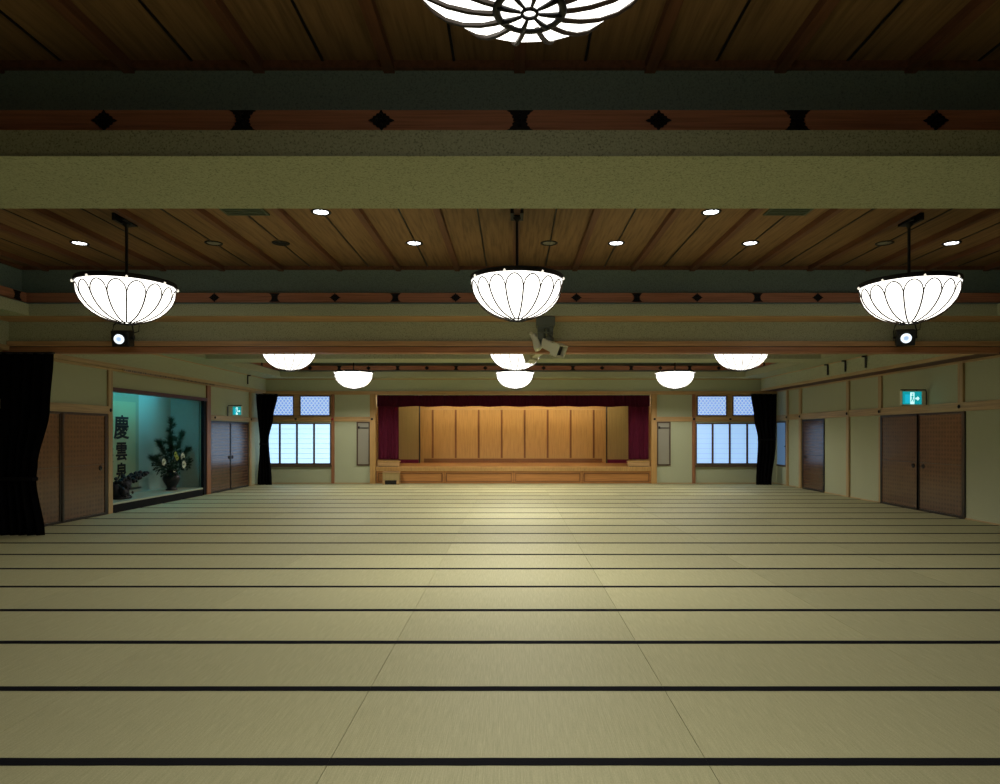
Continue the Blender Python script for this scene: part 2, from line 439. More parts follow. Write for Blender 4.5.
struct(trim_name(), 'thin timber line where the right boxed band meets the soffit', 'trim', B((XR - .515, XR - .5, 10.5, YB, ZS - .025, ZS)), 'wood_y')
struct(trim_name(), 'thin timber line where the left upper wall meets the soffit', 'trim', B((XL + .13, XL + .145, 10.5, YB, ZS - .025, ZS)), 'wood_y')

# nageshi rails + nail covers
me_nail = None
def nail(parent, loc, face, m='iron'):
    global me_nail
    bm = bmesh.new(); lathe(bm, [(0.0, .022), (.018, .018), (.034, .006), (.038, 0), (0, 0)], 12)
    rot = {'L': (0, PI / 2, 0), 'R': (0, -PI / 2, 0), 'B': (PI / 2, 0, 0)}[face]
    return obj('nail_cover', bm, m, parent, True, loc, rot)
def YL(px): return -XL * F / (VX - px)
def YR(px): return XR * F / (px - VX)
def XB(px, y=YB): return (px - VX) * y / F
zn = (ZN0 + ZN1) / 2
rl = struct(trim_name(), 'pale timber tie rail over the near doors of the left wall', 'trim', B((XL, XL + .035, Y0, 12.98, ZN0, ZN1)), 'wood_y')
nail(rl, (XL + .035, 13.05, zn), 'L')
rl = struct(trim_name(), 'pale timber tie rail over the far doors of the left wall', 'trim', B((XL, XL + .035, 17.38, YB - .06, ZN0 - .02, ZN1 - .04)), 'wood_y')
nail(rl, (XL + .035, 17.62, zn - .03), 'L'); nail(rl, (XL + .06, 20.0, zn - .03), 'L')
rr = struct(trim_name(), 'pale timber tie rail along the right wall above the doors', 'trim', B((XR - .035, XR, Y0, YB - .06, ZN0 + .03, ZN1 + .045)), 'wood_y')
for yy in (YR(788.3), YR(801.5), YR(849), YR(881.5), YR(962)): nail(rr, (XR - .06, yy, zn + .04), 'R')
bl = struct(trim_name(), 'pale timber tie rail left of the stage', 'trim', B((XL, SX0 - .0, YB - .04, YB, ZN0, ZN1)), 'wood_x')
nail(bl, (XB(333), YB - .07, zn), 'B', 'red_nail'); nail(bl, (XB(296), YB - .04, zn), 'B'); nail(bl, (XB(372.5), YB - .09, zn), 'B')
br = struct(trim_name(), 'pale timber tie rail right of the stage', 'trim', B((SX1, XR, YB - .04, YB, ZN0, ZN1)), 'wood_x')
nail(br, (XB(654), YB - .09, zn), 'B'); nail(br, (XB(693.5), YB - .07, zn), 'B'); nail(br, (XB(730), YB - .04, zn), 'B')

# posts
def post(side, p0, p1, z0, z1, m, label, d=.045):
    if side == 'L': bx = (XL, XL + d, YL(p0) if p0 > 0 else -p0, YL(p1) if p1 > 0 else -p1, z0, z1)
    elif side == 'R': bx = (XR - d, XR, p1 if p1 < 30 else YR(p1), p0 if p0 < 30 else YR(p0), z0, z1)
    else: bx = (XB(p0), XB(p1), YB - d, YB, z0, z1)
    return struct(trim_name(), label, 'post', B(bx), m)
struct(trim_name(), 'pale timber post between the near doors and the alcove', 'post', B((XL, XL + .035, 12.98, 13.12, 0, ZT1 - .1)), 'wood_z')
struct(trim_name(), 'red brown timber post at the far side of the alcove', 'post', B((XL, XL + .04, 17.16, 17.37, 0, ZT1 - .1)), 'wood_red_z')
struct(trim_name(), 'narrow pale post beyond the far doors on the left', 'post', B((XL, XL + .045, 19.95, 20.06, 0, ZT1 - .1)), 'wood_z')
for p0, p1, l in ((787.2, 788.8, 'pale post beside the side window near the back right corner'), (800.2, 802.2, 'pale post beside the single door'), (847.9, 850.3, 'pale full-height post between single door and double doors')):
    struct(trim_name(), l, 'post', B((XR - .045, XR, YR(p1), YR(p0), 0, ZT1 - .04)), 'wood_z')
struct(trim_name(), 'pale short post above the far edge of the double doors', 'post', B((XR - .045, XR, YR(882.8), YR(880.0), ZN1 + .045, ZT1 - .04)), 'wood_z')
struct(trim_name(), 'pale short post above the near edge of the double doors', 'post', B((XR - .045, XR, YR(965), YR(960), ZN1 + .045, ZT1 - .04)), 'wood_z')
struct(trim_name(), 'thin pale post at the far jamb of the double doors', 'post', B((XR - .02, XR, YR(880.9), YR(879.4), 0, ZN0)), 'wood_z')
for yy in (2.0, 6.5):
    struct(trim_name(), 'pale post on the near right wall', 'post', B((XR - .045, XR, yy, yy + .12, 0, ZT1 - .04)), 'wood_z')
    struct(trim_name(), 'pale post on the near left wall', 'post', B((XL, XL + .045, yy, yy + .12, 0, ZT1 - .1)), 'wood_z')
for p0, p1, mm, l in ((331.8, 334.6, 'wood_red_z', 'red brown post right of the left window'), (692, 695, 'wood_red_z', 'red brown post left of the right window')):
    struct(trim_name(), l, 'post', B((XB(p0), XB(p1), YB - .055, YB, 0, ZT0 + .02)), mm)
for p0, p1, l in ((262, 331.8, 'timber surround of the left transoms'), (695, 764.5, 'timber surround of the right transoms')):
    struct(trim_name(), l, 'trim', B((XB(p0), XB(p1), YB - .0075, YB, ZN1, ZT0 + .01)), 'wood_x')
struct(trim_name(), 'timber post framing the left side of the stage', 'post', B((XB(370.4), SX0 + .005, YB - .08, YB + .15, 0, ZT0 + .03)), 'stage_wall')
struct(trim_name(), 'timber post framing the right side of the stage', 'post', B((SX1 - .005, XB(656.3), YB - .08, YB + .15, 0, ZT0 + .03)), 'stage_wall')
struct('baseboard_left', 'low timber floor edge along the left wall', 'baseboard', B((XL, XL + .02, Y0, 13.05, 0, .025), (XL, XL + .02, 17.48, YB, 0, .025)), 'wood_y')
struct('baseboard_right', 'low timber floor edge along the right wall', 'baseboard', B((XR - .02, XR, Y0, YB, 0, .025)), 'wood_y')
struct('baseboard_back', 'low timber floor edge along the back wall', 'baseboard', B((XL, XB(370.4), YB - .02, YB, 0, .025), (XB(656.3), XR, YB - .02, YB, 0, .025)), 'wood_x')

# ------------------------------------------------------------------ doors
dn = 0
def door(side, y0, y1, label, hy=None, z1=ZN0, hz=.92, fr=.05, proud=.03):
    global dn; dn += 1
    X = XL if side == 'L' else XR
    s = 1 if side == 'L' else -1
    def bx(a, b, ya, yb, za, zb):
        return (min(X + s * a, X + s * b), max(X + s * a, X + s * b), ya, yb, za, zb)
    d = struct('door_%d' % dn, label, 'door')
    obj('door_panel', B(bx(0.002, proud - .012, y0 + fr * .6, y1 - fr * .6, .04, z1 - .04)), 'fusuma', d)
    bm = B(bx(0, proud, y0, y0 + fr, .0, z1), bx(0, proud, y1 - fr, y1, .0, z1), bx(0, proud, y0 + fr, y1 - fr, .0, .045), bx(0, proud, y0 + fr, y1 - fr, z1 - .045, z1))
    obj('door_frame', bm, 'lacquer', d)
    obj('mid_seam', B(bx(proud - .014, proud - .008, y0 + fr, y1 - fr, .985, .995)), 'lacquer', d)
    if hy:
        bm = bmesh.new(); lathe(bm, [(0, .004), (.028, .004), (.034, .014), (.044, .014), (.05, 0), (0, 0)], 16)
        obj('door_pull', bm, 'iron', d, True, (X + s * (proud - .012), hy, hz), (0, s * PI / 2, 0))
    return d
door('L', 10.35, 11.66, 'brown woven sliding door beside the near left drape', None, fr=.07)
door('L', 11.62, 12.97, 'brown woven sliding door against the post left of the alcove', 12.75, fr=.09)
door('L', 17.38, 18.63, 'sliding door just past the alcove on the left wall', 18.52, z1=1.93, fr=.035)
door('L', 18.61, 19.88, 'sliding door nearest the back left drape', 18.74, z1=1.93, fr=.035)
door('R', YR(824.8), YR(803.2), 'single sliding door on the right wall near the side window', YR(803.2) - .17, z1=1.99)
door('R', YR(920), YR(881.5), 'farther leaf of the brown double doors on the right wall', YR(914), z1=2.0, fr=.06)
door('R', YR(966), YR(918), 'nearer leaf of the brown double doors on the right wall', YR(924), z1=2.0, fr=.08)

# ------------------------------------------------------------------ windows of the back wall
def back_window(n, px0, px1, label, splits, upsplit):
    w = struct('window_%d' % n, label, 'window')
    x0, x1 = XB(px0), XB(px1)
    zl0, zl1, zu0, zu1 = .615, 1.925, 2.15, 2.80
    y = YB
    obj('window_sill', B((x0 - .03, x1 + .03, y - .08, y, zl0 - .085, zl0 - .02)), 'win_frame', w)
    fr = []
    xs = [XB(p) for p in splits]
    for i, (a, b) in enumerate(zip(xs, xs[1:])):
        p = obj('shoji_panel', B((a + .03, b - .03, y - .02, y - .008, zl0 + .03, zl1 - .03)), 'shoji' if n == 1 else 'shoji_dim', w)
        bm = B((a + .002, a + .03, y - .045, y - .005, zl0, zl1), (b - .03, b - .002, y - .045, y - .005, zl0, zl1),
               (a + .03, b - .03, y - .045, y - .005, zl0, zl0 + .035), (a + .03, b - .03, y - .045, y - .005, zl1 - .035, zl1))
        obj('panel_frame', bm, 'win_frame', p)
        bm = bmesh.new()
        for k in range(1, 8):
            z = zl0 + .03 + (zl1 - zl0 - .06) * k / 8
            box(bm, a + .03, b - .03, y - .026, y - .0205, z - .006, z + .006)
        obj('glazing_bars', bm, 'muntin', p)
    us = [XB(p) for p in upsplit]
    for a, b in us_pairs(us):
        p = obj('transom_pane', B((a, b, y - .02, y - .008, zu0 + .03, zu1 - .03)), 'transom', w)
        bm = B((a - .03, a, y - .045, y - .005, zu0, zu1), (b, b + .03, y - .045, y - .005, zu0, zu1), (a, b, y - .045, y - .005, zu0, zu0 + .03), (a, b, y - .045, y - .005, zu1 - .03, zu1))
        obj('pane_frame', bm, 'win_frame', p)
        # fish-scale mesh in rows
        bm = bmesh.new(); st = .11; rows = 8; hh = (zu1 - zu0 - .06) / rows
        for r in range(rows):
            n_ = int((b - a) / st)
            st2 = (b - a) / n_
            for k in range(n_):
                cx = a + (k + .5) * st2; zb = zu0 + .03 + r * hh + (.0)
                if r % 2: pts = [(cx - st2 / 2, zb + hh), (cx, zb + hh * .25), (cx + st2 / 2, zb + hh)]
                else: pts = [(cx - st2 / 2, zb + hh * .25), (cx, zb + hh), (cx + st2 / 2, zb + hh * .25)]
                for (xa, za), (xb_, zb_) in zip(pts, pts[1:]):
                    t = .014
                    prism(bm, [(xa, za - t), (xb_, zb_ - t), (xb_, min(zb_ + t, zu1 - .031)), (xa, min(za + t, zu1 - .031))], y - .027, y - .021)
        obj('pane_lattice', bm, 'lattice', p)
    return w
def us_pairs(us): return [(us[i], us[i + 1]) for i in range(0, len(us), 2)]
back_window(1, 262.5, 331.3, 'left back window of four shoji panels below two lattice transoms', [263.2, 280.2, 297.3, 314.4, 331.2], [265, 293.3, 301, 329.6])
back_window(2, 695.5, 764.5, 'right back window of four shoji panels below two lattice transoms', [695.6, 712.3, 729.4, 746.8, 764.0], [697.6, 725.6, 733.2, 761.5])
w = struct('window_3', 'small frosted side window on the right wall by the corner drape', 'window')
ya, yb = YR(787), 20.92
obj('frosted_pane', B((XR - .012, XR - .004, ya + .04, yb, .62, 1.93)), 'side_glass', w)
obj('window_frame', B((XR - .04, XR, ya, ya + .04, .57, 1.97), (XR - .04, XR, ya + .04, yb, .57, .62), (XR - .04, XR, ya + .04, yb, 1.93, 1.97)), 'win_frame', w)
bm = bmesh.new(); ball(bm, (XR - .045, ya + .03, 1.2), .025, 1); obj('window_latch', bm, 'iron', w)

# grilles either side of the stage
def grille(px0, px1, label):
    t = thing('air_grille', label, 'vent', ((XB(px0) + XB(px1)) / 2, YB, .57), 0, 'tall air grilles beside the stage')
    w = (XB(px1) - XB(px0)) / 2; h = 1.40
    obj('frame', B((-w, -w + .045, -.04, 0, 0, h), (w - .045, w, -.04, 0, 0, h), (-w + .045, w - .045, -.04, 0, 0, .045), (-w + .045, w - .045, -.04, 0, h - .045, h)), 'win_frame', t)
    bm = B((-w + .04, w - .04, -.014, -.002, .04, h - .04))
    n = 26
    for k in range(n):
        z = .07 + (h - .14) * k / (n - 1)
        box(bm, -w + .045, w - .045, -.03, -.014, z - .012, z + .008)
    obj('louvre_panel', bm, 'grille', t)
    bm = B((-w + .05, w - .045, -.052, -.031, 1.185, 1.215), (-w + .05, -w + .10, -.056, -.030, 1.175, 1.25))
    obj('handle_bar', bm, 'lacquer', t)
grille(356.8, 370.2, 'tall dark-framed air grille left of the stage post')
grille(656.6, 670.4, 'tall dark-framed air grille right of the stage post')

# ------------------------------------------------------------------ alcove
D = .88
bm = B((XL - D - .1, XL - D, AY0 - .15, AY1 + .15, -.05, 2.75), (XL - D, XL - T, AY0 - .15, AY0 - .02, -.05, 2.75), (XL - D, XL - T, AY1 - .04, AY1 + .1, -.05, 2.75),
       (XL - D - .1, XL - T, AY0 - .15, AY1 + .15, 2.7, 2.8))
struct('wall_alcove', 'pale plaster walls of the lit display alcove', 'wall', bm, 'plaster_alcove')
struct(trim_name(), 'red brown lintel over the alcove', 'trim', B((XL - .13, XL + .04, AY0, AY1 + .02, AZ - .02, AZ + .06)), 'wood_red_y')
struct(trim_name(), 'black lacquered jamb on the far side of the alcove', 'trim', B((XL - .05, XL + .025, 17.0, 17.15, 0, AZ - .02)), 'black_matt')
struct(trim_name(), 'slender corner post at the back of the alcove', 'trim', B((XL - D, XL - D + .04, 17.18, 17.24, .2, 2.7)), 'wood_z')
t = thing('alcove_platform', 'raised pale platform with black front edge in the alcove', 'platform', (0, 0, 0))
obj('deck', B((XL - D + .002, XL - .02, AY0 + .002, AY1 - .042, .10, .2)), mat('pale deck', (.42, .46, .34), .5, .3), t)
obj('front_board', B((XL - .02, XL + .03, AY0, 16.93, 0, .165)), 'black_matt', t)
obj('deck_edge', B((XL - .02, XL + .035, AY0, 16.93, .165, .2)), mat('deck edge', (.42, .46, .34), .4, .3), t)
t = thing('tube_light', 'fluorescent tube behind the lintel of the alcove', 'light', (XL - .24, (AY0 + AY1) / 2, 2.60))
bm = bmesh.new(); tube(bm, [(0, -1.2, -.06), (0, 1.2, -.06)], .016, 8); obj('lamp_tube', bm, 'tube', t, True)
obj('fitting', B((-.04, .04, -1.25, 1.25, -.03, .1), (-.015, .015, -1.24, -1.2, -.085, -.03), (-.015, .015, 1.2, 1.24, -.085, -.03)), 'white', t)

# hanging scroll with brush writing
def glyph(ch, size, name, m, parent, loc, rot, fat=0.012, ex=.002):
    cu = bpy.data.curves.new('glyph', 'FONT'); cu.body = ch; cu.size = size; cu.align_x = 'CENTER'; cu.align_y = 'CENTER'
    cu.extrude = ex; cu.offset = fat; cu.resolution_u = 3
    tmp = bpy.data.objects.new('glyph_tmp', cu); C.objects.link(tmp)
    bpy.context.view_layer.update()
    me = bpy.data.meshes.new_from_object(tmp.evaluated_get(bpy.context.evaluated_depsgraph_get()))
    bpy.data.objects.remove(tmp)
    me.materials.clear(); me.materials.append(M[m])
    if len(me.vertices):
        xs = [v.co.x for v in me.vertices]; ys = [v.co.y for v in me.vertices]
        cx, cy = (min(xs) + max(xs)) / 2, (min(ys) + max(ys)) / 2
        for v in me.vertices: v.co.x -= cx; v.co.y -= cy
    o = bpy.data.objects.new(name, me); C.objects.link(o); o.parent = parent; o.location = loc; o.rotation_euler = rot
    return o
SY0, SY1, SYC = 14.24, 15.60, 14.92
t = thing('hanging_scroll', 'long calligraphy scroll hanging on the back of the alcove', 'scroll', (XL - D + .012, SYC, .32))
obj('backing', B((0, .006, SY0 - SYC, SY1 - SYC, 0, 2.3)), 'scroll_silk', t)
obj('writing_paper', B((.006, .009, SY0 - SYC + .12, SY1 - SYC - .13, .15, 2.0)), 'paper', t)
bm = bmesh.new(); tube(bm, [(.02, SY0 - SYC - .05, -.01), (.02, SY1 - SYC + .05, -.01)], .025, 10); obj('roller', bm, 'lacquer', t, True)
R = (PI / 2, 0, PI / 2)
for ch, zz, sz in (('慶', 1.735, .57), ('雲', 1.185, .44), ('泉', .73, .42)):
    g = glyph(ch, sz, 'brush_character', 'ink', t, (.012, -.01, zz - .32), R, .004)
    # thicken the strokes by repeating them a few millimetres aside, broader toward the foot like a brush
    bm = bmesh.new(); bm.from_mesh(g.data); src = bm.verts[:] + bm.edges[:] + bm.faces[:]
    for q, (dx, dy) in enumerate(((.008, .0), (-.008, .0), (0, .006), (.004, -.008))):
        d = bmesh.ops.duplicate(bm, geom=src)['geom']
        bmesh.ops.translate(bm, verts=[v for v in d if isinstance(v, bmesh.types.BMVert)], vec=(dx, dy, .0002 * (q + 1)))
    for v in bm.verts: v.co.x *= 1 + .10 * max(0, -v.co.y / sz)
    bm.to_mesh(g.data); bm.free()
bm = bmesh.new()
for k in range(6):
    z = 1.30 - .32 - k * .07; box(bm, .009, .0115, -.37, -.33 + .012 * (k % 2), z, z + .035); box(bm, .009, .0115, -.355, -.343, z - .02, z + .05)
obj('signature', bm, 'ink', t)

# vase and arrangement
VXp, VYp = -8.38, 16.17
bm = bmesh.new()
lathe(bm, [(0, 0), (.13, 0), (.135, .02), (.10, .05), (.11, .10), (.17, .20), (.20, .28), (.19, .35), (.14, .40), (.11, .43), (.115, .46), (.15, .49), (.155, .50), (.13, .49), (.09, .44), (0, .43)], 32)
tag(obj('vase', bm, 'bronze', None, True, (VXp, VYp, .2)), 'dark bronze vase standing in the alcove holding pine and flowers', 'vase')
bm = bmesh.new(); lathe(bm, [(0, 0), (.24, 0), (.25, .012), (.25, .022), (0, .022)], 32)
# pine boughs: (dx, dy, tip height) all start in the vase mouth
def pine(dx, dy, zt, label, nn=520, fat=.15):
    t = thing('pine_branch', label, 'branch', (VXp, VYp, .66), 0, 'pine branches in the alcove vase')
    P0, P2 = Vector((0, 0, -.06)), Vector((dx, dy, zt)); P1 = Vector((dx * .35, dy * .35, zt * .55))
    pts = [P0 * (1 - u) ** 2 + P1 * 2 * u * (1 - u) + P2 * u * u for u in [i / 8 for i in range(9)]]
    bm = bmesh.new(); tube(bm, pts, .014, 6, .006); obj('stem', bm, 'bark', t, True)
    bm = bmesh.new()
    d = (P2 - P1).normalized()
    def tuft(c, d, n, l):
        for _ in range(n):
            v = (d * random.uniform(.5, 1.2) + Vector((random.gauss(0, .6), random.gauss(0, .6), random.gauss(0, .5)))).normalized()
            q = c + Vector((random.gauss(0, .012), random.gauss(0, .012), random.gauss(0, .012)))
            e = q + v * l * random.uniform(.7, 1.1)
            s = v.cross(Vector((random.random(), random.random(), random.random()))).normalized() * .006
            a = bm.verts.new(q + s); b = bm.verts.new(q - s); c_ = bm.verts.new(e); g = bm.verts.new(q + v.cross(s).normalized() * .004)
            bm.faces.new((a, b, c_)); bm.faces.new((b, g, c_)); bm.faces.new((g, a, c_))
    for u in (.45, .6, .72, .84, .93, 1.0):
        c = P0 * (1 - u) ** 2 + P1 * 2 * u * (1 - u) + P2 * u * u
        tuft(c, d, nn // 6, fat)
    # side sprigs
    for u, s in ((.55, 1), (.7, -1), (.82, 1)):
        c = P0 * (1 - u) ** 2 + P1 * 2 * u * (1 - u) + P2 * u * u
        e = c + Vector((0, s * .11, .10)); tube(bm, [c, e], .006, 5, .004); tuft(e, (e - c).normalized(), nn // 8, fat * .8)
    obj('needles', bm, 'needle', t)
pine(0, -.04, 1.24, 'tallest upright pine branch in the middle of the vase')
pine(.02, -.62, .72, 'pine branch leaning left and high in the vase')
pine(.05, .40, .92, 'pine branch leaning right beside the tallest one')
pine(.05, .74, .52, 'low pine branch reaching right toward the alcove jamb')
pine(0, -.88, .36, 'lowest pine branch reaching far left over the vase')
pine(.1, -.26, .82, 'pine branch just left of the tallest one')
def bush(dx, dy, dz, r, label):
    bm = bmesh.new()
    tube(bm, [(-dx * .9, -dy * .9, -dz + .02), (0, 0, 0)], .008, 5)
    for _ in range(150):
        v = Vector((random.gauss(0, 1), random.gauss(0, 1), random.gauss(0, .8))).normalized()
        c = v * r * random.uniform(.4, 1); s = v.orthogonal().normalized() * .028; n_ = v.cross(s).normalized() * .010
        a, b, c2, d2 = (bm.verts.new(c - s * .9), bm.verts.new(c + v * .045 - n_), bm.verts.new(c + v * .09 + s * .2), bm.verts.new(c + v * .045 + n_ + s * .8))
        bm.faces.new((a, b, c2, d2))
    o = obj('leaf_cluster', bm, 'leaf', None, False, (VXp + dx, VYp + dy, .66 + dz)); tag(o, label, 'foliage', 'dark leaf clusters in the alcove vase')
bush(.05, -.5, .20, .22, 'dark leaf cluster at the left of the vase mouth')
bush(.08, .10, .18, .20, 'dark leaf cluster right over the vase mouth')
bush(.05, .50, .20, .16, 'dark leaf cluster at the right of the vase mouth')
bush(.05, -.22, .08, .20, 'dark leaf cluster hanging low over the left of the vase rim')
def flower(dy, dz, m, label, r=.075, dx=.16):
    bm = bmesh.new()
    for ring, (n_, tilt, l) in enumerate(((10, .25, r), (8, .7, r * .8), (5, 1.15, r * .55))):
        for k in range(n_):
            a = 2 * PI * k / n_ + ring * .3
            # petal opens toward the room (+x)
            rad = Vector((0, math.cos(a), math.sin(a))); out = Vector((1, 0, 0))
            dirv = (rad * math.cos(tilt) + out * math.sin(tilt)); s = rad.cross(out) * l * .28
            b0 = Vector((0, 0, 0)); b1 = dirv * l * .6; b2 = dirv * l
            vs = [bm.verts.new(b0), bm.verts.new(b1 + s), bm.verts.new(b2), bm.verts.new(b1 - s)]; bm.faces.new(vs)
    t = thing('flower', label, 'flower', (VXp + dx, VYp + dy, .66 + dz), 0, 'flowers in the alcove vase')
    obj('petals', bm, m, t)
    bm = bmesh.new(); tube(bm, [(-dx, -dy, -dz), (-dx * .5, -dy * .6, -dz * .3), (0, 0, 0)], .006, 5); obj('stem', bm, 'leaf', t)
flower(-.70, .26, 'petal', 'white flower at the left of the vase arrangement', .10)
flower(-.15, .42, 'petal_y', 'pale yellow flower high in the middle of the arrangement', .085)
flower(-.08, .34, 'petal_y', 'pale yellow green flower at the centre right of the arrangement', .085)
flower(.18, .36, 'petal', 'white flower at the far right of the arrangement', .11)
flower(.02, .17, 'petal', 'lowest white flower drooping at the right of the vase', .11, .27)
flower(-.20, .02, 'petal', 'small white flower half hidden over the vase rim', .05)

# rootwood ornament at the near end of the alcove
t = thing('rootwood_ornament', 'gnarled black rootwood ornament at the near end of the alcove', 'ornament', (-8.32, 14.12, .2))
bm = bmesh.new()
tube(bm, [(0, -.05, 0), (0, -.10, .15), (.02, -.02, .28), (0, .12, .36)], .17, 10, .09)
tube(bm, [(0, -.15, 0), (-.05, -.28, .15), (-.02, -.30, .33)], .12, 8, .07)
for k in range(40):
    u = random.random()
    c = (random.uniform(-.1, .14), -.3 + .5 * u + random.uniform(-.05, .05), .05 + .33 * u * random.random() + random.uniform(0, .12))
    ball(bm, c, random.uniform(.02, .065), 2, (1, random.uniform(.6, 1.3), random.uniform(.6, 1.5)))
ball(bm, (0, -.1, .03), .16, 2, (1, 1.5, .4)) 
obj('trunk', bm, 'root', t, True)
bm = bmesh.new()
tube(bm, [(0, -.05, .25), (0, .2, .36), (.02, .5, .42), (0, .76, .50)], .06, 8, .045)
for k in range(46):
    u = random.random(); y = -.32 + 1.12 * u
    c = (random.uniform(-.08, .1), y, .36 + .13 * u + random.uniform(-.06, .07) * (1.1 - .3 * u))
    ball(bm, c, random.uniform(.018, .062), 1, (1, random.uniform(.6, 1.4), random.uniform(.6, 1.5)))
obj('knotted_crown', bm, 'root', t, True)

# ------------------------------------------------------------------ stage
t = thing('stage', 'raised timber stage with a panelled front at the back wall', 'stage', (0, YB, 0))
obj('deck', B((SX0 + .01, SX1 - .01, .03, 3.09, .405, .535)), 'stage_floor', t)
obj('edge_board', B((SX0 + .01, SX1 - .01, -.05, .06, .475, .54), (SX0 + .01, SX1 - .01, -.03, .06, .40, .475)), 'stage_wall', t)
for a, b in ((XB(376.3), XB(444.2)), (XB(444.2), XB(513.5)), (XB(513.5), XB(582)), (XB(582), XB(651))):
    bm = B((a, b, .02, .05, 0, .40), (a, a + .045, 0, .02, 0, .40), (b - .045, b, 0, .02, 0, .40), (a + .045, b - .045, 0, .02, 0, .05), (a + .045, b - .045, 0, .02, .345, .40))
    p = obj('front_panel', bm, 'stage_wood', t, bevel=.004)
    obj('panel_groove', B((a + .06, b - .06, -.006, .02, .315, .34), (a + .06, b - .06, -.006, .02, .055, .075), (a + .06, a + .08, -.006, .02, .075, .315), (b - .08, b - .06, -.006, .02, .075, .315), (a, a + .012, -.006, 0, 0, .40)), 'stage_wall_d', p)
SB = 24.1
bm = B((-5.6, 5.6, SB, SB + .1, .4, 3.2))
wb_ = struct('wall_stage', 'honey timber panelled wall at the back of the stage', 'wall', bm, 'stage_wall')
for k in range(8):
    x = XB(432.8, SB) + k * .84
    obj('wall_batten', B((x - .034, x + .034, SB - .03, SB, .70, 2.46)), 'stage_wall_d', wb_)
obj('light_line_strip', B((-4.3, 4.3, SB - .05, SB, 2.46, 2.53)), 'wood_x', wb_)  # pale strip added in place of the bright line of light under the pelmet
obj('skirting', B((-3.25, 3.25, SB - .035, SB, .535, .68)), 'stage_wall_d', wb_)
struct('wall_stage_left', 'timber side wall of the stage, left', 'wall', B((-5.7, -5.6, YB + .15, SB, .4, 3.2), (-5.6, SX0 - .0, YB + .15, YB + .2, .4, 3.2)), 'stage_wall')
struct('wall_stage_right', 'timber side wall of the stage, right', 'wall', B((5.6, 5.7, YB + .15, SB, .4, 3.2), (SX1 + .0, 5.6, YB + .15, YB + .2, .4, 3.2)), 'stage_wall')
struct('ceiling', 'timber ceiling over the stage', 'ceiling', B((-5.6, 5.6, YB + .15, SB, 3.15, 3.25)), 'stage_wall')
for s, (p0, p1), l in ((-1, (398.5, 418.6), 'olive ribbed wing panel at the left of the stage'), (1, (607.6, 628.5), 'olive ribbed wing panel at the right of the stage')):
    x0, x1 = XB(p0, 23.7), XB(p1, 23.7)
    t = thing('wing_panel', l, 'panel', ((x0 + x1) / 2, 23.7, .535), 0, 'olive wing panels on the stage')
    hw = (x1 - x0) / 2
    bm = B((-hw, hw, -.02, .02, .13, 2.4))
    n = 9
    for k in range(n): box(bm, -hw + 2 * hw * (k + .3) / n, -hw + 2 * hw * (k + .7) / n, -.028, -.02, .13, 2.4)
    obj('panel', bm, 'olive_panel', t)
    obj('base_rail', B((-hw, hw, -.03, .03, 0, .13)), 'maroon', t)
    e = hw + .035 if s < 0 else -hw - .035
    obj('edge_stile', B((e - .02, e + .02, -.03, .03, 0, 2.4)), 'lacquer', t)
bm = bmesh.new()
t = thing('stage_light_strip', 'warm strip light hidden behind the stage pelmet', 'light', (0, 22.3, 2.75))
obj('housing', B((-4.2, 4.2, -.07, .07, .0, .12)), 'white', t)
bm = bmesh.new(); tube(bm, [(-4.15, 0, -.025), (4.15, 0, -.025)], .022, 8); obj('lamp_tube', bm, 'stage_tube', t, True)
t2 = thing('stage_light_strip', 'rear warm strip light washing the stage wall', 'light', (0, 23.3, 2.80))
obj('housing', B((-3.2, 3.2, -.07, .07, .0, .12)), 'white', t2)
bm = bmesh.new()
for q in (t, t2):
    zz = 3.15 - q.location.z
    for x in (-2.4, 2.4): obj('hanger', B((x - .01, x + .01, -.01, .01, .12, zz)), 'black', q)
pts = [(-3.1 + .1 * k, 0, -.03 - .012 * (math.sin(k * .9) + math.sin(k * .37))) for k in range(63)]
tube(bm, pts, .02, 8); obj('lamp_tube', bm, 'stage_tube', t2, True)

# ------------------------------------------------------------------ drapes
def drape(name, label, cat, y, z0, z1, left, right, m, amp=.05, period=.16, group=None, parent=None, hem=None):
    """left(u), right(u): edge x at height fraction u (0 bottom)."""
    bm = bmesh.new(); nz = 24
    wmax = max(right(u / 10) - left(u / 10) for u in range(11))
    nx = max(24, int(wmax / period * 10)); rows = []
    for j in range(nz + 1):
        u = j / nz; l, r = left(u), right(u); row = []
        w = r - l
        for i in range(nx + 1):
            s = i / nx; ph = s * wmax / period * 2 * PI
            a = amp * (0.75 + .25 * math.sin(ph * .31 + 1))
            yy = y + a * math.sin(ph + .25 * math.sin(3 * u + i * .05))
            zz = z0 + (z1 - z0) * u
            if hem and j == 0: zz += hem(s)
            row.append(bm.verts.new((l + w * s, yy, zz)))
        rows.append(row)
    for a, b in zip(rows, rows[1:]):
        for i in range(nx): bm.faces.new((a[i], a[i + 1], b[i + 1], b[i]))
    bmesh.ops.solidify(bm, geom=bm.faces[:], thickness=.012)
    return bm
def interp(pts):
    def f(u):
        for (a, x), (b, y) in zip(pts, pts[1:]):
            if u <= b:
                t = (u - a) / (b - a); t = t * t * (3 - 2 * t)
                return x + (y - x) * t
        return pts[-1][1]
    return f
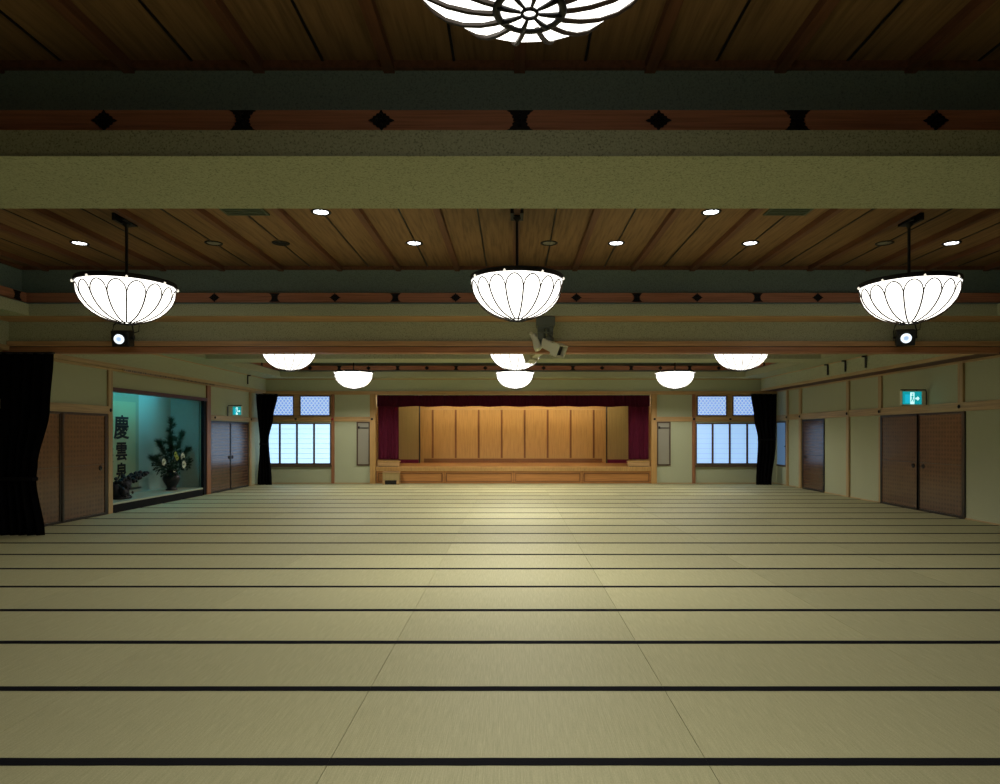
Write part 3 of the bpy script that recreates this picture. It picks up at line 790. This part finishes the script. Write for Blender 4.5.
def tied(name, label, y, z0, z1, lp, rp, group, tie_u, tie_back=True):
    t = thing(name, label, 'curtain', (0, y, 0), 0, group)
    L_, R_ = interp(lp), interp(rp)
    obj('drape', drape(name, '', '', 0, z0, z1, L_, R_, None), 'black_cloth', t, True)
    z = z0 + (z1 - z0) * tie_u
    obj('tie_band', B((L_(tie_u) + .01, R_(tie_u) - .01, -.07, .07, z - .03, z + .03)), 'black_cloth', t, bevel=.01)
    obj('curtain_track', B((min(L_(1), R_(1)), max(L_(1), R_(1)), -.03, .03, z1, z1 + .025)), 'black', t)
gp = 'black drapes at the sides of the hall'
tied('curtain', 'black drape gathered at the left edge of the photo', 10.20, .01, 2.82,
     [(0, XL + .01), (1, XL + .01)], [(0, -7.24), (.31, -7.38), (.38, -7.36), (.7, -7.17), (1, -7.11)], gp, .31)
tied('curtain', 'black drape gathered at the right edge of the photo', 10.20, .01, 2.82,
     [(0, 7.60), (.33, 7.66), (.7, 7.58), (1, 7.55)], [(0, XR - .08), (1, XR - .07)], gp, .33)
Yc = 20.4
tied('curtain', 'black drape beside the left back window', Yc, .01, 2.80,
     [(0, XB(257.5, Yc)), (.45, XB(259.5, Yc)), (1, XB(256, Yc))], [(0, XB(271.5, Yc)), (.5, XB(268.5, Yc)), (.75, XB(273, Yc)), (1, XB(277.5, Yc))], gp, .45)
tied('curtain', 'black drape beside the right back window', Yc, .01, 2.80,
     [(0, XB(756, Yc)), (.5, XB(758, Yc)), (.75, XB(754, Yc)), (1, XB(751, Yc))], [(0, XB(771.5, Yc)), (.45, XB(775.5, Yc)), (1, XB(776.5, Yc))], gp, .5)

# maroon stage curtains, pelmet, plinths
def plain(name, label, y, z0, z1, x0, x1, m, period, amp, group=None, hem=None):
    o = obj(name, drape(name, '', '', 0, z0, z1, lambda u: x0, lambda u: x1, None, amp, period, hem=hem), m, None, True, (0, y, 0))
    tag(o, label, 'curtain', group)
plain('stage_curtain', 'maroon stage curtain drawn to the left side', YB + .12, .765, 2.50, SX0 + .05, XB(398.6, YB + .1), 'maroon', .12, .03, 'maroon stage curtains')
plain('stage_curtain', 'maroon stage curtain drawn to the right side', YB + .12, .765, 2.50, XB(628.4, YB + .1), SX1 - .05, 'maroon', .12, .03, 'maroon stage curtains')
plain('stage_pelmet', 'dark maroon pleated pelmet across the top of the stage', YB + .05, 2.455, 2.815, SX0 + .03, SX1 - .03, 'maroon_d', .11, .02, None, lambda s: .012 * math.sin(s * 57))
for p0, p1, l in ((376.8, 399.4, 'low wooden plinth under the left maroon curtain'), (627.8, 650.2, 'low wooden plinth under the right maroon curtain')):
    x0, x1 = XB(p0), XB(p1); hw = (x1 - x0) / 2
    t = thing('plinth', l, 'plinth', ((x0 + x1) / 2, YB + .12, .54), 0, 'low wooden plinths on the stage edge')
    obj('top_board', B((-hw, hw, -.09, .09, .14, .18)), 'stage_wall', t, bevel=.004)
    obj('body', B((-hw + .02, hw - .02, -.07, .07, .02, .14)), 'wood_x', t)
    obj('foot_rail', B((-hw + .04, hw - .04, -.075, .075, 0, .02)), 'lacquer', t)
# step in front of the stage
xc = XB(391.2, 20.7)
t = thing('step_box', 'small wooden step box with dark open underside before the stage', 'step', (xc, 20.75, 0))
obj('top_board', B((-.27, .26, -.16, .16, .36, .39)), 'wood_x', t, bevel=.004)
obj('riser', B((-.25, .25, -.14, .14, .13, .36)), 'olive_panel', t)
obj('underside_shade', B((-.18, .18, -.12, .12, .0, .12)), 'lacquer', t)  # black block standing in for the shade in the open underside
for s in (-1, 1): obj('leg', B((s * .22 - .035, s * .22 + .035, -.14, -.07, 0, .13)), 'wood_x', t)
for s in (-1, 1): obj('leg', B((s * .22 - .035, s * .22 + .035, .07, .14, 0, .13)), 'wood_x', t)

# ------------------------------------------------------------------ lamps
PW = {'front': 148, 'centre': 290, 'side': 14, 'farside': 150}
RL, DL, NR = .53, .44, 16
def zprof(r): return -DL * math.sqrt(max(0, 1 - (r / RL) ** 2.1))
def make_lamp(label):
    """origin on the timber ceiling; rim at z = 3.36"""
    t = thing('pendant_lamp', label, 'ceiling lamp', (0, 0, 0), 0, 'bowl pendant lamps of the hall')
    zr = 3.345 - ZC
    a0 = PI / NR * .7
    # bowl of sixteen flat-chorded panels
    bm = bmesh.new()
    rs = [.09, .18, .27, .35, .42, .475, .515, RL]
    prof = [(r, zr + zprof(r)) for r in rs]; prof[-1] = (RL, zr)
    rings = []
    for r, z in prof:
        rings.append([bm.verts.new((r * math.cos(a0 + 2 * PI * k / 48) * (1 if k % 3 == 0 else .988), r * math.sin(a0 + 2 * PI * k / 48) * (1 if k % 3 == 0 else .988), z)) for k in range(48)])
    for a, b in zip(rings, rings[1:]):
        for k in range(48): bm.faces.new((a[k], a[(k + 1) % 48], b[(k + 1) % 48], b[k]))
    bm.faces.new(rings[0])
    obj('shade', bm, 'bulb', t)
    # top cover and ring
    bm = bmesh.new(); lathe(bm, [(RL + .012, 0), (RL + .012, .052), (RL - .03, .052), (RL - .03, .03), (.03, .10), (0, .10), (0, .085), (RL - .06, .005), (RL + .0, 0), (RL + .012, 0)], 48, c=(0, 0, zr))
    obj('rim_ring', bm, 'black', t)
    for k in range(8):
        a = a0 + 2 * PI * (k + .5) / 8
        bm = bmesh.new(); ball(bm, ((RL + .018) * math.cos(a), (RL + .018) * math.sin(a), zr + .005), .014, 1, (1, 1, 1.3)); obj('knob', bm, 'knob', t)
    # ribs with an arch joining each to the next
    def P(a, r, lift=.003):
        z = zr + zprof(r); n = Vector((math.cos(a) * r / RL, math.sin(a) * r / RL, -.8)).normalized()
        return Vector((r * math.cos(a), r * math.sin(a), z)) + n * lift
    for k in range(NR):
        a = a0 + 2 * PI * k / NR; bm = bmesh.new()
        tube(bm, [P(a, r) for r in (.106, .14, .2, .27, .34, .40, .45, .49, .508)], .0095, 5)
        w = 2 * PI / NR; pts = []
        for i in range(13):
            q = i / 12; ang = a + w * q; s = math.sin(PI * q) ** .55
            zz = zr - .155 + .13 * s
            # radius of the bowl at this height
            r = RL * (max(0, 1 - ((zr - zz) / DL) ** 2)) ** (1 / 2.1)
            c = .988 if .05 < q < .95 else 1
            pts.append(Vector(((r * c + .004) * math.cos(ang), (r * c + .004) * math.sin(ang), zz)))
        tube(bm, pts, .0078, 5)
        obj('rib', bm, 'rib', t)
    # bottom rosette: ring with spokes round an open eye
    zb = zr + zprof(.10) - .012
    bm = bmesh.new()
    def torus(R_, r_, z, n=32, flat=1.0):
        rg = []
        for i in range(n):
            a = 2 * PI * i / n
            rg.append([bm.verts.new(((R_ + r_ * math.cos(b)) * math.cos(a), (R_ + r_ * math.cos(b)) * math.sin(a), z + r_ * flat * math.sin(b))) for b in [2 * PI * j / 6 for j in range(6)]])
        for i in range(n):
            for j in range(6): bm.faces.new((rg[i][j], rg[(i + 1) % n][j], rg[(i + 1) % n][(j + 1) % 6], rg[i][(j + 1) % 6]))
    torus(.104, .013, zb, 36, .5); torus(.024, .006, zb - .008, 20)
    for k in range(8):
        a = 2 * PI * k / 8 + .2
        tube(bm, [(.03 * math.cos(a), .03 * math.sin(a), zb - .007), (.062 * math.cos(a), .062 * math.sin(a), zb - .005), (.103 * math.cos(a), .103 * math.sin(a), zb)], .005, 6, .010)
    obj('rosette', bm, 'iron', t, True)
    ld = bpy.data.lights.new('lamp_light', 'SPOT'); ld.shadow_soft_size = .03; ld.energy = PW['front']; ld.spot_size = math.radians(164); ld.spot_blend = .35; ld.color = (1, .96, .86)
    lo = bpy.data.objects.new('lamp_light', ld); C.objects.link(lo); lo.parent = t; lo.location = (0, 0, zb - .03)
    # rod and mount
    bm = bmesh.new(); lathe(bm, [(.017, zr + .07), (.017, -.13), (.022, -.12), (.045, -.095), (.05, -.085), (0, -.085)], 14); lathe(bm, [(0, zr + .09), (.03, zr + .09), (.045, zr + .07), (0, zr + .07)], 14)
    obj('rod', bm, 'black', t, True)
    obj('mount', B((-.075, -.036, -.17, .10, -.085, .055), (.036, .075, -.17, .10, -.085, .055), (-.075, .075, -.06, .10, -.085, -.057)), 'black', t)
    return t
lamp = make_lamp('large bowl pendant lamp cut by the top edge of the photo')
lamp.location = (.052, 2.06, ZC)
LD = {}
for x, y, l in ((-4.62, 7.88, 'bowl pendant lamp in the second ceiling field, left, above a spotlight'),
                (.046, 7.65, 'bowl pendant lamp in the second ceiling field, centre, by the security camera'),
                (4.735, 7.88, 'bowl pendant lamp in the second ceiling field, right, above a spotlight'),
                (-4.504, 13.25, 'bowl pendant lamp cut by the header, left, toward the alcove'),
                (.05, 13.25, 'bowl pendant lamp cut by the header, centre of the hall'),
                (4.584, 13.25, 'bowl pendant lamp cut by the header, right, toward the drape'),
                (-4.50, 18.6, 'farthest bowl pendant lamp on the left, near the back wall'),
                (.055, 18.6, 'farthest bowl pendant lamp in the centre, above the stage curtain'),
                (4.57, 18.6, 'farthest bowl pendant lamp on the right, near the back wall')):
    q = dup(lamp, (x, y, ZC - (.05 if y > 10 else 0)), 0, l)
    for c in kids(q):
        if c.type == 'LIGHT':
            if abs(x) < 1: k = 'centre'
            else: k = 'side' if y < 14 else 'farside'
            if k not in LD: LD[k] = c.data.copy(); LD[k].energy = PW[k]
            c.data = LD[k]

# downlights of the second field
def downlight(x, y, kind, label):
    t = thing('downlight', label, 'ceiling light', (x, y, ZC), 0, 'recessed downlights in the second ceiling field')
    bm = bmesh.new(); lathe(bm, [(.085, -.004), (.10, -.012), (.115, -.010), (.118, 0), (.085, 0)], 24); obj('bezel', bm, 'black', t, True)
    bm = bmesh.new(); lathe(bm, [(0, -.012), (.05, -.010), (.088, -.003), (.088, -.001), (0, -.001)], 24); obj('lens', bm, {'on': 'down_on', 'dim': 'down_dim', 'off': 'black'}[kind], t, True)
for x, y, k, l in ((-5.88, 8.94, 'on', 'lit downlight farthest left, above the left bowl lamp'),
                   (-4.06, 8.94, 'dim', 'unlit pale downlight just right of the left lamp rod'),
                   (-3.15, 8.94, 'off', 'black unlit downlight between left vent and left centre'),
                   (-2.24, 7.69, 'on', 'lit downlight near the beam, left of centre'),
                   (-1.34, 8.94, 'on', 'lit downlight left of the centre lamp rod'),
                   (.49, 8.94, 'dim', 'unlit pale downlight just right of the centre lamp rod'),
                   (1.40, 8.94, 'on', 'lit downlight right of the centre lamp rod'),
                   (2.31, 7.69, 'on', 'lit downlight near the beam, right of centre'),
                   (3.22, 8.94, 'on', 'lit downlight below the right vent'),
                   (5.04, 8.94, 'dim', 'unlit pale downlight just left of the right lamp rod'),
                   (5.95, 8.94, 'on', 'lit downlight farthest right, above the right bowl lamp')):
    downlight(x, y, k, l)
for x, l in ((-3.12, 'green grey ceiling vent left of centre beyond the beam'), (3.20, 'green grey ceiling vent right of centre beyond the beam')):
    t = thing('ceiling_vent', l, 'vent', (x, 7.50, ZC), 0, 'ceiling vents in the second field')
    obj('frame', B((-.25, .25, -.28, -.25, -.015, 0), (-.25, .25, .25, .28, -.015, 0), (-.25, -.22, -.25, .25, -.015, 0), (.22, .25, -.25, .25, -.015, 0)), 'vent', t)
    bm = B((-.22, .22, -.25, .25, -.004, 0))
    for k in range(9): box(bm, -.22, .22, -.24 + k * .056, -.21 + k * .056, -.012, -.004)
    obj('louvres', bm, 'vent', t)

# spotlights
def spotlight(loc, rz, tilt, label, long_=.3):
    t = thing('spotlight', label, 'spotlight', loc, rz, 'black spotlights under the middle beam')
    zt = ZS - .012 - loc[2]
    R_ = Matrix.Rotation(tilt, 4, 'X')
    def rot(bm):
        bmesh.ops.transform(bm, matrix=R_, verts=bm.verts); return bm
    bm = bmesh.new(); box(bm, -.125, .125, -.10, .08, -.12, .12); tube(bm, [(0, .08, 0), (0, .08 + long_ * .6, 0)], .10, 16, .07)
    obj('housing', rot(bm), 'black', t, bevel=.012)
    bm = bmesh.new(); tube(bm, [(0, -.13, 0), (0, -.10, 0)], .10, 24); obj('lens_ring', rot(bm), 'black', t)
    bm = bmesh.new(); tube(bm, [(0, -.137, 0), (0, -.128, 0)], .072, 24); ln = obj('lens', rot(bm), 'spot_lens', t)
    bm = bmesh.new(); tube(bm, [(.0, -.141, .0), (.0, -.136, .0)], .035, 16); obj('lamp_core', rot(bm), 'spot_lens_in', ln)
    bm = bmesh.new()
    tube(bm, [(-.145, 0, 0), (-.15, 0, .10), (-.13, 0, zt - .10), (-.08, 0, zt - .05), (0, 0, zt - .04), (.08, 0, zt - .05), (.13, 0, zt - .10), (.15, 0, .10), (.145, 0, 0)], .010, 6)
    tube(bm, [(-.16, 0, 0), (-.12, 0, 0)], .022, 8); tube(bm, [(.12, 0, 0), (.16, 0, 0)], .022, 8)
    obj('yoke', bm, 'black', t)
    bm = bmesh.new(); tube(bm, [(0, 0, zt - .045), (0, 0, zt)], .03, 12); obj('clamp', bm, 'black', t)
    bm = bmesh.new(); tube(bm, [(.1, .05, .08), (.2, .06, .12), (.21, .05, .22), (.12, .03, zt - .05), (.03, .01, zt - .01)], .007, 6); obj('power_cable', bm, 'black', t)
spotlight(((123 - VX) * 9.98 / F, 9.98, 3.025), .12, .22, 'black spotlight hanging under the left bowl lamp')
spotlight(((905 - VX) * 9.98 / F, 9.98, 3.04), -.42, .22, 'black spotlight hanging under the right bowl lamp', .42)

# security camera heads at the centre
def cam_unit(loc, rz, label):
    t = thing('security_camera', label, 'camera', loc, rz, 'security cameras on the middle beam')
    obj('bracket', B((-.14, .14, -.11, .11, -.14, 0)), 'grey', t, bevel=.008)
    bm = B((-.12, .12, -.06, .06, -.17, -.14), (-.115, -.06, -.05, .05, -.33, -.16), (.06, .115, -.05, .05, -.28, -.16))
    tube(bm, [(-.05, 0, -.14), (-.04, 0, -.42)], .05, 12); tube(bm, [(.03, -.02, -.16), (.05, -.03, -.26), (.03, -.05, -.36)], .022, 8)
    tube(bm, [(-.12, -.05, -.22), (.1, -.05, -.24)], .014, 8)
    obj('pan_head', bm, 'grey', t)
    bm = bmesh.new(); ball(bm, (.06, -.02, -.33), .07, 2); tube(bm, [(-.02, 0, -.36), (.1, 0, -.38)], .03, 10); obj('tilt_joint', bm, 'grey', t, True)
    # rear head
    bm = bmesh.new(); tube(bm, [(-.19, .0, -.26), (-.15, -.01, -.33), (-.12, -.03, -.45), (-.10, -.04, -.48)], .045, 12, .065); ball(bm, (-.215, 0, -.24), .03, 2); obj('lamp_head', bm, 'ivory', t, True)
    # camera head looking down to the right
    d = Vector((.62, -.62, -.42)).normalized(); side = d.cross(Vector((0, 0, 1))).normalized(); up = side.cross(d)
    c0 = Vector((.02, -.02, -.40))
    def rbox(bm, a, b, w, h, off=0):
        vs = []
        for t_ in (a, b):
            for sx, sz in ((-1, -1), (1, -1), (1, 1), (-1, 1)):
                vs.append(bm.verts.new(c0 + d * t_ + side * sx * w + up * (sz * h + off)))
        for q in ((3, 2, 1, 0), (4, 5, 6, 7), (0, 1, 5, 4), (1, 2, 6, 5), (2, 3, 7, 6), (3, 0, 4, 7)): bm.faces.new([vs[i] for i in q])
    bm = bmesh.new(); rbox(bm, -.05, .24, .075, .07)
    h = obj('camera_head', bm, 'ivory', t, bevel=.012)
    bm = bmesh.new()
    rbox(bm, .235, .34, .010, .085); bm.free()
    bm = bmesh.new()
    for o_, w_, h_ in ((0, 0, 0),):
        # four hood walls
        for sx in (-1, 1):
            vs = []
            for t_ in (.2, .33):
                for a, b in ((-1, -1), (1, -1), (1, 1), (-1, 1)):
                    vs.append(bm.verts.new(c0 + d * t_ + side * (sx * .088 + a * .008) + up * b * .085))
            for q in ((3, 2, 1, 0), (4, 5, 6, 7), (0, 1, 5, 4), (1, 2, 6, 5), (2, 3, 7, 6), (3, 0, 4, 7)): bm.faces.new([vs[i] for i in q])
            vs = []
            for t_ in (.2, .33):
                for a, b in ((-1, -1), (1, -1), (1, 1), (-1, 1)):
                    vs.append(bm.verts.new(c0 + d * t_ + side * a * .096 + up * (sx * .085 + b * .008)))
            for q in ((3, 2, 1, 0), (4, 5, 6, 7), (0, 1, 5, 4), (1, 2, 6, 5), (2, 3, 7, 6), (3, 0, 4, 7)): bm.faces.new([vs[i] for i in q])
    obj('hood', bm, 'ivory', h)
    bm = bmesh.new(); rbox(bm, .24, .256, .078, .076); obj('lens_window', bm, 'lacquer', h)
    return t
cu = cam_unit(((545.5 - VX) * 9.86 / F, 9.90, ZS - .012), 0, 'grey twin-headed security camera hanging right of the centre bowl lamp')
cu2 = dup(cu, ((542 - VX) * 10.8 / F, 10.62, 3.36), PI, 'second security camera behind the header, only its base showing below')

# exit signs
def exit_sign(loc, rz, w, h, label, wall_dx):
    t = thing('exit_sign', label, 'sign', loc, rz, 'green exit signs above the doors')
    obj('housing', B((-w / 2, w / 2, -.02, .05, 0, h)), 'ivory', t, bevel=.006)
    f = obj('face', B((-w / 2 + .012, w / 2 - .012, -.026, -.02, .012, h - .012)), 'exit_green', t)
    obj('side_glow', B((-w / 2 + .06, -w * .12, -.029, -.026, .04, h - .07)), 'exit_blue', f)
    obj('doorway_field', B((-w * .10, w * .10, -.030, -.026, .015, h - .03)), 'exit_white', f)
    bm = bmesh.new(); s = h / .28
    def seg(a, b, r): tube(bm, [(a[0] * s, -.032, a[1] * s), (b[0] * s, -.032, b[1] * s)], r * s, 6)
    ball(bm, (.004 * s, -.032, .215 * s), .017 * s, 1, (1, .3, 1))
    seg((0, .19), (-.008, .13), .013); seg((0, .185), (.028, .155), .007); seg((0, .185), (-.03, .165), .007)
    seg((-.008, .13), (.022, .10), .009); seg((.022, .10), (.014, .06), .008); seg((-.008, .13), (-.02, .085), .009); seg((-.02, .085), (-.036, .07), .008)
    obj('running_figure', bm, 'exit_green', f)
    bm = bmesh.new(); prism(bm, [(w * .16, h * .40), (w * .26, h * .40), (w * .26, h * .30), (w * .36, h * .46), (w * .26, h * .62), (w * .26, h * .52), (w * .16, h * .52)], -.030, -.026)
    obj('arrow', bm, 'exit_white', f)
    bm = bmesh.new(); x1 = wall_dx
    tube(bm, [(-w / 2 * (1 if wall_dx > 0 else -1), .02, h + .025), (x1 * .96, .02, h + .025), (x1, .02, h - .02), (x1, .02, -.02)], .012, 6)
    tube(bm, [(-w * .3, .02, h - .005), (-w * .3, .02, h + .03)], .010, 6); tube(bm, [(w * .3, .02, h - .005), (w * .3, .02, h + .03)], .010, 6)
    obj('bracket', bm, 'black', t)
exit_sign((8.04, 13.3, 2.165), .10, .43, .28, 'green lit exit sign above the double doors on the right', .34)
exit_sign((-7.70, 18.4, 2.10), 0, .25, .25, 'green lit exit sign above the far doors on the left', -.27)

# black hooks on the side bands, and the track over the alcove
def hook(x, y, s, label):
    t = thing('wall_hook', label, 'hook', (x, y, 3.055), 0, 'black hooks on the upper wall bands')
    bm = B((min(0, s * .02), max(0, s * .02), -.024, .024, 0, .27)); obj('stem', bm, 'black', t)
    obj('arm', B((min(0, s * .09), max(0, s * .09), -.02, .02, .235, .27)), 'black', t)
hook(XR - .515, YR(828) * 7.885 / XR, -1, 'black hook on the right upper band, farthest of three')
hook(XR - .515, YR(845.6) * 7.885 / XR, -1, 'black hook on the right upper band, middle of three')
hook(XR - .515, YR(866) * 7.885 / XR, -1, 'black hook on the right upper band, nearest of three')
hook(XL + .145, 19.5, 1, 'short black hook on the left upper wall near the corner')
t = thing('curtain_rail', 'dotted dark rail fixed under the cornice above the alcove', 'rail', (XL + .15, 15.2, 2.865))
obj('rail', B((0, .018, -1.95, 2.1, -.03, .03)), 'wood_y', t)
bm = bmesh.new()
for k in range(60):
    y = -1.9 + k * .067; box(bm, .002, .024, y - .016, y + .004 + .008 * (k % 3), -.02, .02)
o = obj('runners', bm, 'lacquer', t); o['kind'] = 'stuff'

# ------------------------------------------------------------------ world, camera, view
w = bpy.data.worlds.new('world'); SC.world = w; w.use_nodes = True
w.node_tree.nodes['Background'].inputs['Color'].default_value = (0.35, 0.5, 0.8, 1)
w.node_tree.nodes['Background'].inputs['Strength'].default_value = 0.2

cd = bpy.data.cameras.new('camera'); cam = bpy.data.objects.new('camera', cd); C.objects.link(cam)
cam.location = (0, 0, H); cam.rotation_euler = (PI / 2, 0, 0)
cd.sensor_fit = 'HORIZONTAL'; cd.sensor_width = 36; cd.lens = 36 * F / 1000
cd.shift_x = (500 - VX) / 1000; cd.shift_y = (VY - 392) / 1000
cd.clip_start = .05; cd.clip_end = 200
SC.camera = cam
SC.view_settings.view_transform = 'Standard'; SC.view_settings.look = 'None'; SC.view_settings.gamma = 1
SC.view_settings.use_curve_mapping = False; SC.view_settings.exposure = 0.0
SC.cycles.use_denoising = True
SC.cycles.max_bounces = 10; SC.cycles.diffuse_bounces = 6
SC.cycles.sample_clamp_indirect = 8
